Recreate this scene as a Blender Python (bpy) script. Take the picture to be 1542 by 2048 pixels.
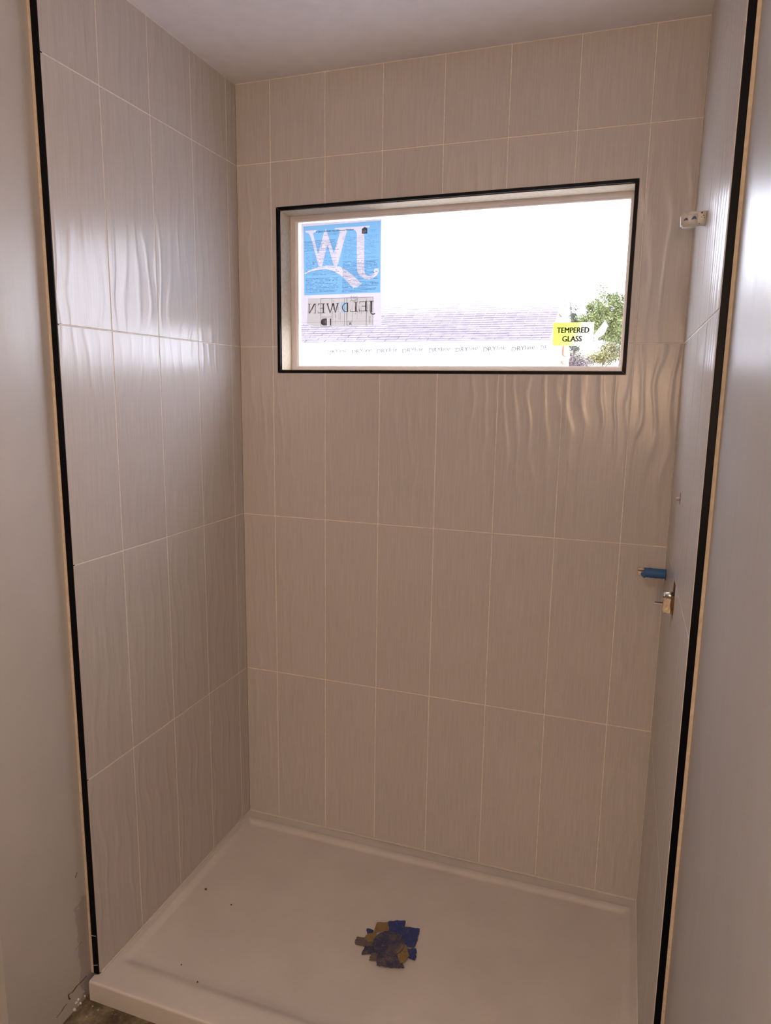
import bpy, bmesh, math, random
from mathutils import Vector, Matrix
for o in list(bpy.data.objects): bpy.data.objects.remove(o)
random.seed(7)
S = bpy.context.scene
ZO = 0.162                      # bathroom floor is z = 0; measured heights are taken from the tile grid
W, H, ZP = 1.505, 2.649 + ZO, -0.099 + ZO
YT = -0.877                     # front end of the tiled side walls

# ---------------------------------------------------------------- camera
cam = bpy.data.cameras.new('camera'); co = bpy.data.objects.new('camera', cam); S.collection.objects.link(co)
a, b, c = -0.3324, -0.1718, 0.0142
f = Vector((math.sin(a)*math.cos(b), math.cos(a)*math.cos(b), math.sin(b)))
rt = Vector((math.cos(a), -math.sin(a), 0)); up = rt.cross(f)
r2 = rt*math.cos(c) + up*math.sin(c); u2 = -rt*math.sin(c) + up*math.cos(c)
m = Matrix((r2, u2, -f)).transposed().to_4x4(); m.translation = (1.3652, -2.2973, 1.6112 + ZO)
co.matrix_world = m
cam.sensor_fit = 'HORIZONTAL'; cam.sensor_width = 36; cam.lens = 1389.9*36/1542; cam.clip_start = .01; cam.clip_end = 300
S.camera = co
S.view_settings.view_transform = 'Standard'; S.view_settings.look = 'None'
S.view_settings.exposure = 0.0; S.view_settings.gamma = 1
S.cycles.max_bounces = 8; S.cycles.use_light_tree = False

# ---------------------------------------------------------------- sky, sun
wd = bpy.data.worlds.new('sky'); S.world = wd; wd.use_nodes = True
bg = wd.node_tree.nodes['Background']; bg.inputs[0].default_value = (.83, .86, 1, 1); bg.inputs[1].default_value = 12.3
sl = bpy.data.lights.new('sun', 'SUN'); sl.energy = 4; sl.angle = .02; sl.color = (1, .97, .94)
so = bpy.data.objects.new('sun', sl); S.collection.objects.link(so)
so.rotation_euler = (math.radians(40), math.radians(8), math.radians(25)); so.location = (0, -5, 12)

# ---------------------------------------------------------------- helpers
def link(o, parent=None):
    S.collection.objects.link(o)
    if parent: o.parent = parent
    return o
def mobj(name, me, mat, parent=None, loc=(0, 0, 0), rotz=0.0):
    o = bpy.data.objects.new(name, me)
    if mat and not me.materials: me.materials.append(mat)
    o.location = loc; o.rotation_euler = (0, 0, rotz)
    return link(o, parent)
def from_bm(name, bm, mat, parent=None, smooth=False, **k):
    me = bpy.data.meshes.new(name); bmesh.ops.recalc_face_normals(bm, faces=bm.faces[:]); bm.to_mesh(me); bm.free()
    if smooth: me.polygons.foreach_set('use_smooth', [True]*len(me.polygons))
    return mobj(name, me, mat, parent, **k)
def pydata(name, v, f, mat, parent=None, smooth=False, **k):
    me = bpy.data.meshes.new(name); me.from_pydata(v, [], f); me.update()
    if smooth: me.polygons.foreach_set('use_smooth', [True]*len(me.polygons))
    return mobj(name, me, mat, parent, **k)
def box(bm, x0, x1, y0, y1, z0, z1, M=None):
    M = M or Matrix.Identity(4)
    v = [bm.verts.new(M @ Vector(p)) for p in ((x0,y0,z0),(x1,y0,z0),(x1,y1,z0),(x0,y1,z0),(x0,y0,z1),(x1,y0,z1),(x1,y1,z1),(x0,y1,z1))]
    for q in ((0,3,2,1),(4,5,6,7),(0,1,5,4),(1,2,6,5),(2,3,7,6),(3,0,4,7)): bm.faces.new([v[i] for i in q])
def boxo(name, x0, x1, y0, y1, z0, z1, mat, parent=None, bev=0):
    bm = bmesh.new(); box(bm, x0, x1, y0, y1, z0, z1)
    if bev: bmesh.ops.bevel(bm, geom=bm.edges[:], offset=bev, segments=2, affect='EDGES', profile=.6)
    return from_bm(name, bm, mat, parent)
def struct(o):
    o['kind'] = 'structure'; return o
def tag(o, label, cat, group=None):
    o['label'] = label; o['category'] = cat
    if group: o['group'] = group
    return o
def empty(name, loc):
    o = bpy.data.objects.new(name, None); o.empty_display_size = .05; o.location = loc; return link(o)
def prism(bm, pts, h0, h1, ax='y'):
    """polygon pts in (x,z) (ax y) or (x,y) (ax z) extruded between h0 and h1"""
    P = (lambda p, h: (p[0], h, p[1])) if ax == 'y' else (lambda p, h: (p[0], p[1], h))
    A = [bm.verts.new(P(p, h0)) for p in pts]; B = [bm.verts.new(P(p, h1)) for p in pts]
    bm.faces.new(A); bm.faces.new(B[::-1]); n = len(pts)
    for i in range(n): bm.faces.new((A[i], A[(i+1) % n], B[(i+1) % n], B[i]))
def tube(bm, p0, p1, r0, r1=None, n=20, cap=True):
    r1 = r0 if r1 is None else r1
    p0, p1 = Vector(p0), Vector(p1); d = (p1-p0).normalized()
    s = d.cross(Vector((0, 0, 1)) if abs(d.z) < .9 else Vector((1, 0, 0))).normalized(); t = d.cross(s)
    A = [bm.verts.new(p0 + (s*math.cos(i*2*math.pi/n) + t*math.sin(i*2*math.pi/n))*r0) for i in range(n)]
    B = [bm.verts.new(p1 + (s*math.cos(i*2*math.pi/n) + t*math.sin(i*2*math.pi/n))*r1) for i in range(n)]
    for i in range(n): bm.faces.new((A[i], A[(i+1) % n], B[(i+1) % n], B[i]))
    if cap: bm.faces.new(A[::-1]); bm.faces.new(B)
def cells(rect, holes, t, invert_keep=None):
    """plate covering rect (u0,v0,u1,v1) minus holes; local front at y=0 facing -y, back at y=t"""
    u0, v0, u1, v1 = rect
    hs = [(max(h[0], u0), max(h[1], v0), min(h[2], u1), min(h[3], v1)) for h in holes]
    hs = [h for h in hs if h[2]-h[0] > 1e-5 and h[3]-h[1] > 1e-5]
    us = sorted({round(q, 5) for q in [u0, u1]+[h[0] for h in hs]+[h[2] for h in hs]})
    vs = sorted({round(q, 5) for q in [v0, v1]+[h[1] for h in hs]+[h[3] for h in hs]})
    def keep(i, j):
        if i < 0 or j < 0 or i >= len(us)-1 or j >= len(vs)-1: return False
        mu, mv = (us[i]+us[i+1])/2, (vs[j]+vs[j+1])/2
        return not any(h[0] < mu < h[2] and h[1] < mv < h[3] for h in hs)
    if not any(keep(i, j) for i in range(len(us)-1) for j in range(len(vs)-1)): return None
    bm = bmesh.new(); V = {}
    def vt(i, j, k):
        if (i, j, k) not in V: V[i, j, k] = bm.verts.new((us[i], t if k else 0, vs[j]))
        return V[i, j, k]
    for i in range(len(us)-1):
        for j in range(len(vs)-1):
            if not keep(i, j): continue
            bm.faces.new((vt(i,j,0), vt(i+1,j,0), vt(i+1,j+1,0), vt(i,j+1,0)))
            bm.faces.new((vt(i,j,1), vt(i,j+1,1), vt(i+1,j+1,1), vt(i+1,j,1)))
            if not keep(i-1, j): bm.faces.new((vt(i,j,0), vt(i,j+1,0), vt(i,j+1,1), vt(i,j,1)))
            if not keep(i+1, j): bm.faces.new((vt(i+1,j,0), vt(i+1,j,1), vt(i+1,j+1,1), vt(i+1,j+1,0)))
            if not keep(i, j-1): bm.faces.new((vt(i,j,0), vt(i,j,1), vt(i+1,j,1), vt(i+1,j,0)))
            if not keep(i, j+1): bm.faces.new((vt(i,j+1,0), vt(i+1,j+1,0), vt(i+1,j+1,1), vt(i,j+1,1)))
    return bm

# ---------------------------------------------------------------- materials
class N:
    def __init__(s, name):
        s.m = bpy.data.materials.new(name); s.m.use_nodes = True; s.t = s.m.node_tree
        s.p = s.t.nodes['Principled BSDF']
    def n(s, typ, **k):
        x = s.t.nodes.new(typ)
        for q, v in k.items(): setattr(x, q, v)
        return x
    def l(s, a, b): s.t.links.new(a, b)
    def math(s, op, a, b=None, cl=False):
        x = s.n('ShaderNodeMath', operation=op, use_clamp=cl)
        for i, q in enumerate((a, b)):
            if q is None: continue
            if isinstance(q, (int, float)): x.inputs[i].default_value = q
            else: s.l(q, x.inputs[i])
        return x.outputs[0]
    def coord(s, w='Object'): return s.n('ShaderNodeTexCoord').outputs[w]
    def map(s, v, sc, loc=(0, 0, 0)):
        x = s.n('ShaderNodeMapping'); s.l(v, x.inputs[0]); x.inputs['Scale'].default_value = sc; x.inputs['Location'].default_value = loc
        return x.outputs[0]
    def noise(s, v, sc, det=3, rough=.5):
        x = s.n('ShaderNodeTexNoise'); s.l(v, x.inputs['Vector']); x.inputs['Scale'].default_value = sc
        x.inputs['Detail'].default_value = det; x.inputs['Roughness'].default_value = rough
        return x.outputs['Fac']
    def ramp(s, fac, stops):
        x = s.n('ShaderNodeValToRGB'); s.l(fac, x.inputs[0]); e = x.color_ramp.elements
        while len(e) < len(stops): e.new(.5)
        for q, (p, cc) in zip(e, stops): q.position = p; q.color = (*cc, 1)
        return x.outputs[0]
    def mix(s, fac, a, b):
        x = s.n('ShaderNodeMix', data_type='RGBA')
        if isinstance(fac, (int, float)): x.inputs[0].default_value = fac
        else: s.l(fac, x.inputs[0])
        for i, q in ((6, a), (7, b)):
            if isinstance(q, tuple): x.inputs[i].default_value = (*q, 1)
            else: s.l(q, x.inputs[i])
        return x.outputs[2]
    def bump(s, h, dist, st=1.0, nrm=None):
        x = s.n('ShaderNodeBump'); x.inputs['Distance'].default_value = dist; x.inputs['Strength'].default_value = st
        s.l(h, x.inputs['Height'])
        if nrm: s.l(nrm, x.inputs['Normal'])
        return x.outputs[0]
    def set(s, col=None, rough=None, nrm=None, **k):
        if col is not None:
            if isinstance(col, tuple): s.p.inputs['Base Color'].default_value = (*col, 1)
            else: s.l(col, s.p.inputs['Base Color'])
        if rough is not None:
            if isinstance(rough, (int, float)): s.p.inputs['Roughness'].default_value = rough
            else: s.l(rough, s.p.inputs['Roughness'])
        if nrm is not None: s.l(nrm, s.p.inputs['Normal'])
        for q, v in k.items(): s.p.inputs[q].default_value = v
        return s.m

def mottled(name, col, rough, sc=30, amt=.06, bump=0.0, bsc=None, **k):
    n = N(name); c_ = n.coord(); f_ = n.noise(c_, sc, 4)
    lo = tuple(x*(1-amt) for x in col); hi = tuple(min(1, x*(1+amt)) for x in col)
    nr = n.bump(n.noise(c_, bsc or sc*4, 3), bump) if bump else None
    return n.set(n.ramp(f_, [(.3, lo), (.7, hi)]), rough, nr, **k)

def make_tile_mat():
    n = N('glazed_wave_tile'); co_ = n.coord()
    oi = n.n('ShaderNodeObjectInfo').outputs['Random']
    sp = n.n('ShaderNodeSeparateXYZ'); n.l(co_, sp.inputs[0]); X, Z = sp.outputs['X'], sp.outputs['Z']
    cb = n.n('ShaderNodeCombineXYZ'); n.l(n.math('MULTIPLY', X, 9), cb.inputs[0]); n.l(n.math('MULTIPLY', oi, 3), cb.inputs[1]); n.l(n.math('MULTIPLY', Z, 5.0), cb.inputs[2])
    ns = n.noise(cb.outputs[0], 1.0, 1, .4)
    wob = n.math('MULTIPLY', n.math('SUBTRACT', ns, .5), .085)
    u = n.math('ADD', X, wob)
    s1 = n.math('SINE', n.math('MULTIPLY', u, 2*math.pi/.046))
    h1 = n.math('POWER', n.math('MULTIPLY_ADD', s1, .5), 3.0)
    h1.node.inputs[0].default_value = 0
    a1 = n.math('ADD', n.math('MULTIPLY', s1, .5), .5); n.l(a1, h1.node.inputs[0])
    # amplitude drifts along the tile
    cb2 = n.n('ShaderNodeCombineXYZ'); n.l(n.math('MULTIPLY', X, 16), cb2.inputs[0]); n.l(n.math('MULTIPLY', Z, 3), cb2.inputs[2]); n.l(oi, cb2.inputs[1])
    amp = n.noise(cb2.outputs[0], 1.0, 1)
    hh = n.math('MULTIPLY', h1, n.math('MULTIPLY_ADD', amp, 1.0))
    hh.node.inputs[1].default_value = 1; n.l(n.math('ADD', n.math('MULTIPLY', amp, 1.3), .2), hh.node.inputs[1])
    b1 = n.bump(hh, .0009, 1.0)
    st = n.noise(n.map(co_, (520, 1, 9)), 1.0, 2)
    b2 = n.bump(st, .00006, 1.0, b1)
    grain = n.noise(n.map(co_, (260, 1, 7)), 1.0, 3, .6)
    pt = n.math('MULTIPLY', n.math('SUBTRACT', oi, .5), .10)
    v = n.math('ADD', grain, pt)
    col = n.ramp(v, [(.28, TILE_LO), (.72, TILE_HI)])
    return n.set(col, .24, b2, **{'IOR': 1.5})
TILE_LO, TILE_HI = (.435, .405, .39), (.505, .475, .46)
M_tile = make_tile_mat()
M_grout = mottled('beige_grout', (.70, .64, .57), .85, 60, .12, .0004, 300)
M_backer = mottled('cream_backer_edge', (.50, .42, .32), .9, 80, .12, .0005, 200)
M_black = mottled('black_anodised_trim', (.0012, .0012, .003), .40, 40, .3, **{'Specular IOR Level': .12})
M_reveal = mottled('reveal_tile_cut_edge', (.7, .68, .66), .6)

def make_drywall():
    n = N('painted_drywall'); co_ = n.coord()
    g = n.n('ShaderNodeNewGeometry'); sp = n.n('ShaderNodeSeparateXYZ'); n.l(g.outputs['Position'], sp.inputs[0])
    f1 = n.noise(co_, 3.0, 4)
    col = n.ramp(f1, [(.3, (.42, .405, .40)), (.7, (.46, .445, .44))])
    # unpainted grey patch low beside the left trim
    d = n.math('ADD', n.math('MULTIPLY', sp.outputs['Y'], -1), n.math('MULTIPLY', n.noise(co_, 22, 3), .05))
    near = n.math('LESS_THAN', d, .945)
    low = n.math('LESS_THAN', n.math('ADD', sp.outputs['Z'], n.math('MULTIPLY', n.noise(co_, 14, 3), .25)), .46)
    left = n.math('LESS_THAN', sp.outputs['X'], .2)
    msk = n.math('MULTIPLY', n.math('MULTIPLY', near, low), left)
    col2 = n.mix(n.math('MULTIPLY', msk, .55), col, (.27, .235, .25))
    sm = n.noise(n.map(co_, (1, 2.6, .9)), 3, 3)
    rough = n.math('ADD', n.math('MULTIPLY', sm, .12), .28)
    nb = n.bump(n.noise(co_, 160, 3), .00025, .6, n.bump(n.noise(n.map(co_, (1, 14, 2.2)), 1.0, 2), .0018, .8))
    return n.set(col2, rough, nb)
M_dry = make_drywall()
M_ceil = mottled('ceiling_paint', (.76, .745, .785), .8, 20, .03, .0004, 120)
def make_pan():
    n = N('acrylic_shower_pan'); co_ = n.coord()
    g = n.noise(co_, 420, 2); big = n.noise(co_, 6, 4)
    col = n.ramp(big, [(.3, (.49, .462, .44)), (.7, (.545, .515, .49))])
    sp = n.n('ShaderNodeTexVoronoi'); n.l(co_, sp.inputs['Vector']); sp.inputs['Scale'].default_value = 90
    dark = n.math('LESS_THAN', sp.outputs['Distance'], .055)
    col = n.mix(n.math('MULTIPLY', dark, .35), col, (.2, .16, .13))
    return n.set(col, .42, n.bump(g, .0005, .8))
M_pan = make_pan()
M_caulk = mottled('white_caulk', (.60, .57, .53), .5, 50, .05)
def make_floor():
    n = N('dusty_subfloor'); co_ = n.coord()
    a_ = n.noise(co_, 14, 6, .7); b_ = n.noise(co_, 70, 4, .7)
    col = n.ramp(a_, [(.35, (.035, .022, .012)), (.5, (.11, .085, .05)), (.68, (.24, .20, .13))])
    col = n.mix(n.math('MULTIPLY', n.math('GREATER_THAN', b_, .64), .7), col, (.5, .47, .4))
    return n.set(col, .85, n.bump(b_, .004))
M_floor = make_floor()
M_vinyl = mottled('white_vinyl', (.62, .59, .60), .35, 20, .03)
M_vinyl2 = mottled('white_vinyl_bead', (.86, .84, .86), .3, 20, .02)
M_chrome = mottled('dull_chrome', (.6, .58, .55), .25, 50, .1, Metallic=1.0)
M_plaster = mottled('cream_plaster', (.62, .50, .36), .9, 60, .18, .002, 150)
M_brass = mottled('stained_brown_gap', (.16, .085, .03), .8, 60, .5, .002)
M_dark = mottled('dark_crumb', (.06, .045, .035), .9, 60, .3)
M_crack = mottled('torn_paper_edge', (.10, .06, .04), .9, 60, .3)
M_light = mottled('light_scuff', (.7, .68, .66), .7)
def tape(name, base, dirt, amt, speck=True):
    n = N(name); co_ = n.coord('Generated'); co2 = n.coord()
    f_ = n.noise(co2, 45, 6, .7); col = n.mix(n.math('MULTIPLY', n.math('SUBTRACT', f_, amt, True), 5, True), base, dirt)
    if speck:
        v = n.n('ShaderNodeTexVoronoi'); n.l(co2, v.inputs['Vector']); v.inputs['Scale'].default_value = 130
        col = n.mix(n.math('MULTIPLY', n.math('LESS_THAN', v.outputs['Distance'], .13), .55), col, (.45, .4, .36))
    return n.set(col, .6, n.bump(n.noise(co2, 90, 4), .0012))
M_tblue = tape('blue_masking_tape', (.018, .035, .16), (.10, .08, .085), .55)
M_tblue_dusty = tape('dusty_blue_tape', (.028, .032, .085), (.13, .10, .085), .47)
M_tbrown = tape('glue_stained_tape', (.21, .14, .06), (.09, .06, .04), .56)
M_tgrey = tape('greyed_tape', (.12, .09, .08), (.04, .045, .11), .52)
M_tbright = tape('bright_blue_tape', (.025, .10, .27), (.07, .15, .26), .58, False)
M_mark = mottled('blue_print', (.05, .09, .20), .7)

def glass_mat():
    n = N('window_glass'); t = n.t; t.nodes.remove(n.p)
    tr = n.n('ShaderNodeBsdfTransparent'); tr.inputs[0].default_value = (.96, .97, .97, 1)
    gl = n.n('ShaderNodeBsdfGlossy'); gl.inputs['Roughness'].default_value = .02
    lw = n.n('ShaderNodeLayerWeight'); lw.inputs[0].default_value = .5
    fr = n.math('ADD', n.math('MULTIPLY', n.math('POWER', lw.outputs['Facing'], 5.0), .9), .035)
    mx = n.n('ShaderNodeMixShader'); n.l(fr, mx.inputs[0]); n.l(tr.outputs[0], mx.inputs[1]); n.l(gl.outputs[0], mx.inputs[2])
    n.l(mx.outputs[0], t.nodes['Material Output'].inputs[0]); return n.m
M_glass = glass_mat()
KT = .78
def paper(name, refl, trans, grad=None):
    """sheet that lets daylight through"""
    n = N(name); t = n.t; t.nodes.remove(n.p)
    d = n.n('ShaderNodeBsdfDiffuse'); d.inputs[0].default_value = (*refl, 1)
    tl = n.n('ShaderNodeBsdfTranslucent')
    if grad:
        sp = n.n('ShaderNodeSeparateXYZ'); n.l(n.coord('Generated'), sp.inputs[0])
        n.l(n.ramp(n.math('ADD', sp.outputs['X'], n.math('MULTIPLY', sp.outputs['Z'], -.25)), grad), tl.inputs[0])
    else: tl.inputs[0].default_value = (*[q*KT for q in trans], 1)
    mx = n.n('ShaderNodeAddShader'); n.l(d.outputs[0], mx.inputs[0]); n.l(tl.outputs[0], mx.inputs[1])
    n.l(mx.outputs[0], t.nodes['Material Output'].inputs[0]); return n.m
PW = (.168, .156, .178)
M_pwhite = paper('white_paper', (.35, .34, .34), PW)
M_pblue = paper('blue_print_paper', (.10, .22, .35), (.057, .117, .178))
M_pgrey = paper('grey_label_paper', (.3, .29, .28), (.128, .118, .112))
M_pink = paper('ink', (.02, .02, .025), (.016, .016, .022))
M_pfine = paper('fine_print_ink', (.05, .08, .12), (.022, .040, .066))
M_pink2 = paper('pale_ink', (.1, .1, .11), (.062, .058, .064))
M_pbl2 = paper('pale_blue_paper', (.2, .24, .3), (.09, .12, .14))
M_yel = paper('yellow_sticker', (.5, .5, .2), None, [(0, (.17, .195, .022)), (.38, (.175, .19, .045)), (.58, (.19, .187, .165))])  # ramp to white: the blown-out daylight is put into the sticker's colour
M_olive = paper('sticker_ink', (.03, .03, .01), (.018, .024, .004))

# ---------------------------------------------------------------- tiled shower walls
P, Q, Z0 = .2055, .6211, .5230 + ZO
ZB = ZP + .004
rows = [ZB] + [Z0 + Q*i for i in range(4)] + [H]
g = .0014
win = (.1530, 1.672+ZO, 1.3460, 2.2375+ZO)       # outer opening of the black window trim
mesh_cache = {}
def tiled(prefix, parent, u0, u1, ujoints, holes, place, rot):
    """place(u) gives world xy of a wall coordinate u; tiles sit with their face on the wall line"""
    us = [u0] + ujoints + [u1]
    tot = []
    for i in range(len(us)-1):
        for j in range(len(rows)-1):
            a0 = us[i] + (g if i else .0015); a1 = us[i+1] - g
            b0 = rows[j] + (g if j else 0); b1 = rows[j+1] - (g if j < 4 else .002)
            uc = us[i+1]-P/2 if i == 0 else us[i]+P/2
            vc = rows[j+1]-Q/2 if j == 0 else rows[j]+Q/2
            tot.append((a0, b0, a1, b1))
            rect = tuple(round(q, 5) for q in (a0-uc, b0-vc, a1-uc, b1-vc))
            hl = [(h[0]-uc, h[1]-vc, h[2]-uc, h[3]-vc) for h in holes if h[0] < a1 and h[2] > a0 and h[1] < b1 and h[3] > b0]
            key = (rect, tuple(hl))
            if key in mesh_cache: me = mesh_cache[key]
            else:
                bm = cells(rect, hl, .0085)
                if bm: [setattr(v, "co", v.co+Vector((0, -.0003, 0))) for v in bm.verts]
                if bm is None: continue
                bmesh.ops.dissolve_limit(bm, angle_limit=.01, verts=bm.verts[:], edges=bm.edges[:])
                fe = [e for e in bm.edges if all(abs(v.co.y+.0003) < 1e-6 for v in e.verts) and len(e.link_faces) == 2 and e.calc_face_angle(0) > .5]
                bmesh.ops.bevel(bm, geom=fe, offset=.0009, segments=1, affect='EDGES')
                bmesh.ops.recalc_face_normals(bm, faces=bm.faces[:])
                fr = max(bm.faces, key=lambda q: q.calc_area() if abs(q.calc_center_median().y+.0003) < 1e-6 else 0)
                if fr.normal.y > 0: bmesh.ops.reverse_faces(bm, faces=bm.faces[:])
                me = bpy.data.meshes.new('tile'); bm.to_mesh(me); bm.free(); me.materials.append(M_tile); mesh_cache[key] = me
            x, y = place(uc)
            mobj('tile', me, M_tile, parent, (x, y, vc), rot)
    # grout between the tiles, a little behind their faces
    gh = tot + list(holes)
    bm = cells((u0-.0005, ZB-.003, u1+.0005, H), gh, .0075)
    x, y = place(0)
    o = from_bm('grout', bm, M_grout, parent); o.rotation_euler.z = rot
    off = .0007
    o.location = {0: (x, y+off, 0)}.get(rot, (x+(-off if rot > 0 else off), y, 0))
    return o

def slab_with_hole(name, x0, x1, y0, y1, z0, z1, hole, mat):
    bm = cells((x0, z0, x1, z1), [hole], y1-y0)
    for v in bm.verts: v.co.y += y0
    return from_bm(name, bm, mat)

wb = struct(slab_with_hole('wall_back', -.028, W+.022, .0092, .15, -.05, H+.05, (win[0]+.0115, win[1]+.0115, win[2]-.0115, win[3]-.0115), M_backer))
tiled('b', wb, 0, W, [.1329+P*i for i in range(7)], [win], lambda u: (u, 0), 0)
# side walls: studs/drywall slab, cream backer, tiles
wl = struct(boxo('wall_left', -.14, -.028, -1.162, .15, -.05, H+.05, M_dry))
boxo('backer_board', -.0278, -.0088, YT, .009, ZB-.004, H, M_backer, wl)
lj = [YT*0+q for q in (-.6797, -.4742, -.2687, -.0632)]
tiled('l', wl, YT+.001, -.0022, lj, [], lambda u: (0, u), math.pi/2)
wr = struct(boxo('wall_right', W+.022, W+.14, -3.6, .15, -.05, H+.05, M_dry))
boxo('backer_board', W+.0088, W+.0218, YT, .009, ZB-.004, H, M_backer, wr)
cut = (.375, 1.043+ZO, .462, 1.1425+ZO)          # valve cut-out, u = -y
tiled('r', wr, .0022, -YT-.001, [-q for q in lj[::-1]], [cut, (.352, 1.338+ZO, .366, 1.362+ZO)], lambda u: (W, -u), -math.pi/2)
boxo('valve_gap', W+.0083, W+.0087, -.465, -.372, 1.04+ZO, 1.146+ZO, M_brass, wr)
# other room surfaces
def pl(name, *a): return struct(boxo(name, *a))
pl('wall_return', -1.45, -.14, -1.162, -1.05, -.05, H+.05, M_dry)
pl('wall_outer_left', -1.55, -1.45, -3.6, -1.05, -.05, H+.05, M_dry)
pl('wall_front', -1.55, W+.14, -3.72, -3.6, -.05, H+.05, M_dry)
pl('ceiling', -1.55, W+.14, -3.72, .15, H, H+.12, M_ceil)
pl('floor', -1.55, W+.14, -3.72, .15, -.06, 0, M_floor)

# black edge trims of the two side walls
def edge_trim(name, x0, x1):
    t = boxo(name, x0, x1, YT-.0012, YT+.0085, ZP+.001, H-.001, M_black, None, .0012); return struct(t)
t1 = edge_trim('trim_1', -.0185, -.0004); t2 = edge_trim('trim_2', W+.0012, W+.0152)
for z, dz in ((.129, .004), (.031, .008)):        # pale scuffs low on the left trim
    bm = bmesh.new(); box(bm, -.0175, -.0015, YT-.0018, YT-.0013, -.0004, .0009, Matrix.Translation((0, 0, ZP+z+dz*0)) @ Matrix.Shear('XZ', 4, (0, 0)) )
    for v in bm.verts: v.co.z += (v.co.x+.0095)*dz/.016 + .002*math.sin(v.co.x*900)
    from_bm('scuff', bm, M_light, t1)
bm = bmesh.new(); box(bm, W+.0153, W+.0218, YT-.0008, YT+.003, ZB, H-.001); from_bm('caulk_line', bm, M_backer, wr)
bm = bmesh.new(); box(bm, -.0277, -.0187, YT-.0008, YT+.003, ZB, H-.001); from_bm('caulk_line', bm, M_backer, wl)

# torn crack low on the left drywall
def crackline(pts, w):
    bm = bmesh.new()
    for (y0, z0), (y1, z1) in zip(pts, pts[1:]):
        d = Vector((y1-y0, z1-z0)).normalized(); n_ = Vector((-d.y, d.x))*w*random.uniform(.5, 1.3)
        v = [(-.0281, y0-n_.x, z0-n_.y), (-.0281, y1-n_.x, z1-n_.y), (-.0281, y1+n_.x, z1+n_.y), (-.0281, y0+n_.x, z0+n_.y)]
        A = [bm.verts.new(p) for p in v]; B = [bm.verts.new((p[0]+.0006, p[1], p[2])) for p in v]
        bm.faces.new(A); bm.faces.new(B[::-1])
        for i in range(4): bm.faces.new((A[i], A[(i+1) % 4], B[(i+1) % 4], B[i]))
    return bm
zc = ZO
from_bm('crack', crackline([(-.897, -.095+zc), (-.915, -.096+zc), (-.935, -.094+zc), (-.952, -.0985+zc), (-.968, -.0925+zc), (-.966, -.108+zc), (-.961, -.112+zc)], .0022), M_crack, wl)
from_bm('crack', crackline([(-.974, -.117+zc), (-.985, -.116+zc), (-.996, -.121+zc), (-1.014, -.124+zc)], .0017), M_crack, wl)
from_bm('crack', crackline([(-.905, .19), (-.914, .187), (-.926, .186), (-.931, .181)], .0004), M_crack, wl)
from_bm('nail_mark', crackline([(-.905, .413), (-.910, .408), (-.913, .402)], .0012), M_crack, wl)
for k in range(9):
    bm = bmesh.new(); bmesh.ops.create_icosphere(bm, subdivisions=1, radius=random.uniform(.002, .005))
    for v in bm.verts: v.co *= random.uniform(.7, 1.2)
    o = from_bm('plaster_lump', bm, M_caulk, wl); o.location = (-.026+random.uniform(0, .002), random.uniform(-.955, -.905), random.uniform(.004, .035))

# ---------------------------------------------------------------- shower pan
def sstep(t): t = max(0, min(1, t)); return t*t*(3-2*t)
def pan_h(x, y):
    d = min(x-.026, W-.026-x, -.052-y)
    h = -.010*sstep(d/.022)
    d2 = min(x-.022, W-.022-x, -.046-y); h += .0016*math.exp(-((d2)/.004)**2)       # raised bead just inside the walls
    fr = (y+.824)/.045; inner = sstep(fr)
    h = h*inner - 0*(1-inner)
    rr = math.hypot(x-.7525, y+.46); h -= .006*sstep(1-rr/.8)*inner
    return ZP + h
def lin(a, b, n): return [a+(b-a)*i/n for i in range(n)]
xs = lin(.0005, .06, 16)+lin(.06, W-.06, 46)+lin(W-.06, W-.0005, 16)+[W-.0005]
ys = lin(-.9, -.79, 18)+lin(-.79, -.10, 26)+lin(-.10, -.0008, 24)+[-.0008]
V = [(-.012 if (x < .001 and y < -.8785) else (W+.008 if (x > W-.001 and y < -.8785) else x), y, pan_h(x, y)) for y in ys for x in xs]; nx = len(xs); F = []
for j in range(len(ys)-1):
    for i in range(nx-1): F.append((j*nx+i, j*nx+i+1, (j+1)*nx+i+1, (j+1)*nx+i))
prev = list(range(nx))
for dy, dz in ((-.0022, -.0006), (-.0040, -.0020), (-.0054, -.0042), (-.006, -.007), (-.006, -ZP+.0004)):
    base = len(V)
    for i in range(nx): V.append((-.012 if i == 0 else W+.008 if i == nx-1 else xs[i], -.9+dy, ZP+dz if dz > -.05 else .0004))
    for i in range(nx-1): F.append((base+i, base+i+1, prev[i+1], prev[i]))
    prev = list(range(base, base+nx))
bl = len(V); V += [(xs[0], -.0008, .0004), (xs[-1], -.0008, .0004)]
F.append((prev[0], prev[-1], bl+1, bl))
F.append(tuple([prev[0]]+[0]+[j*nx for j in range(1, len(ys))]+[bl])); F.append(tuple([prev[-1]]+[bl+1]+[j*nx+nx-1 for j in range(len(ys)-1, -1, -1)]))
F.append(tuple([bl, bl+1]+[(len(ys)-1)*nx+i for i in range(nx-1, -1, -1)]))
pan = pydata('shower_pan', V, F, M_pan, None, True)
pan.data.set_sharp_from_angle(angle=.7)
tag(pan, 'off-white acrylic shower pan with low raised rim filling the tiled alcove', 'shower pan')
bm = bmesh.new()
box(bm, .001, W-.001, -.0045, -.0009, ZP+.0006, ZP+.0045); from_bm('caulk_bead', bm, M_caulk, pan)
for sx in (.0006, W-.0042):
    bm = bmesh.new(); box(bm, sx, sx+.0036, YT+.01, -.0048, ZP+.0006, ZP+.0042); from_bm('caulk_bead', bm, M_caulk, pan)

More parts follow.
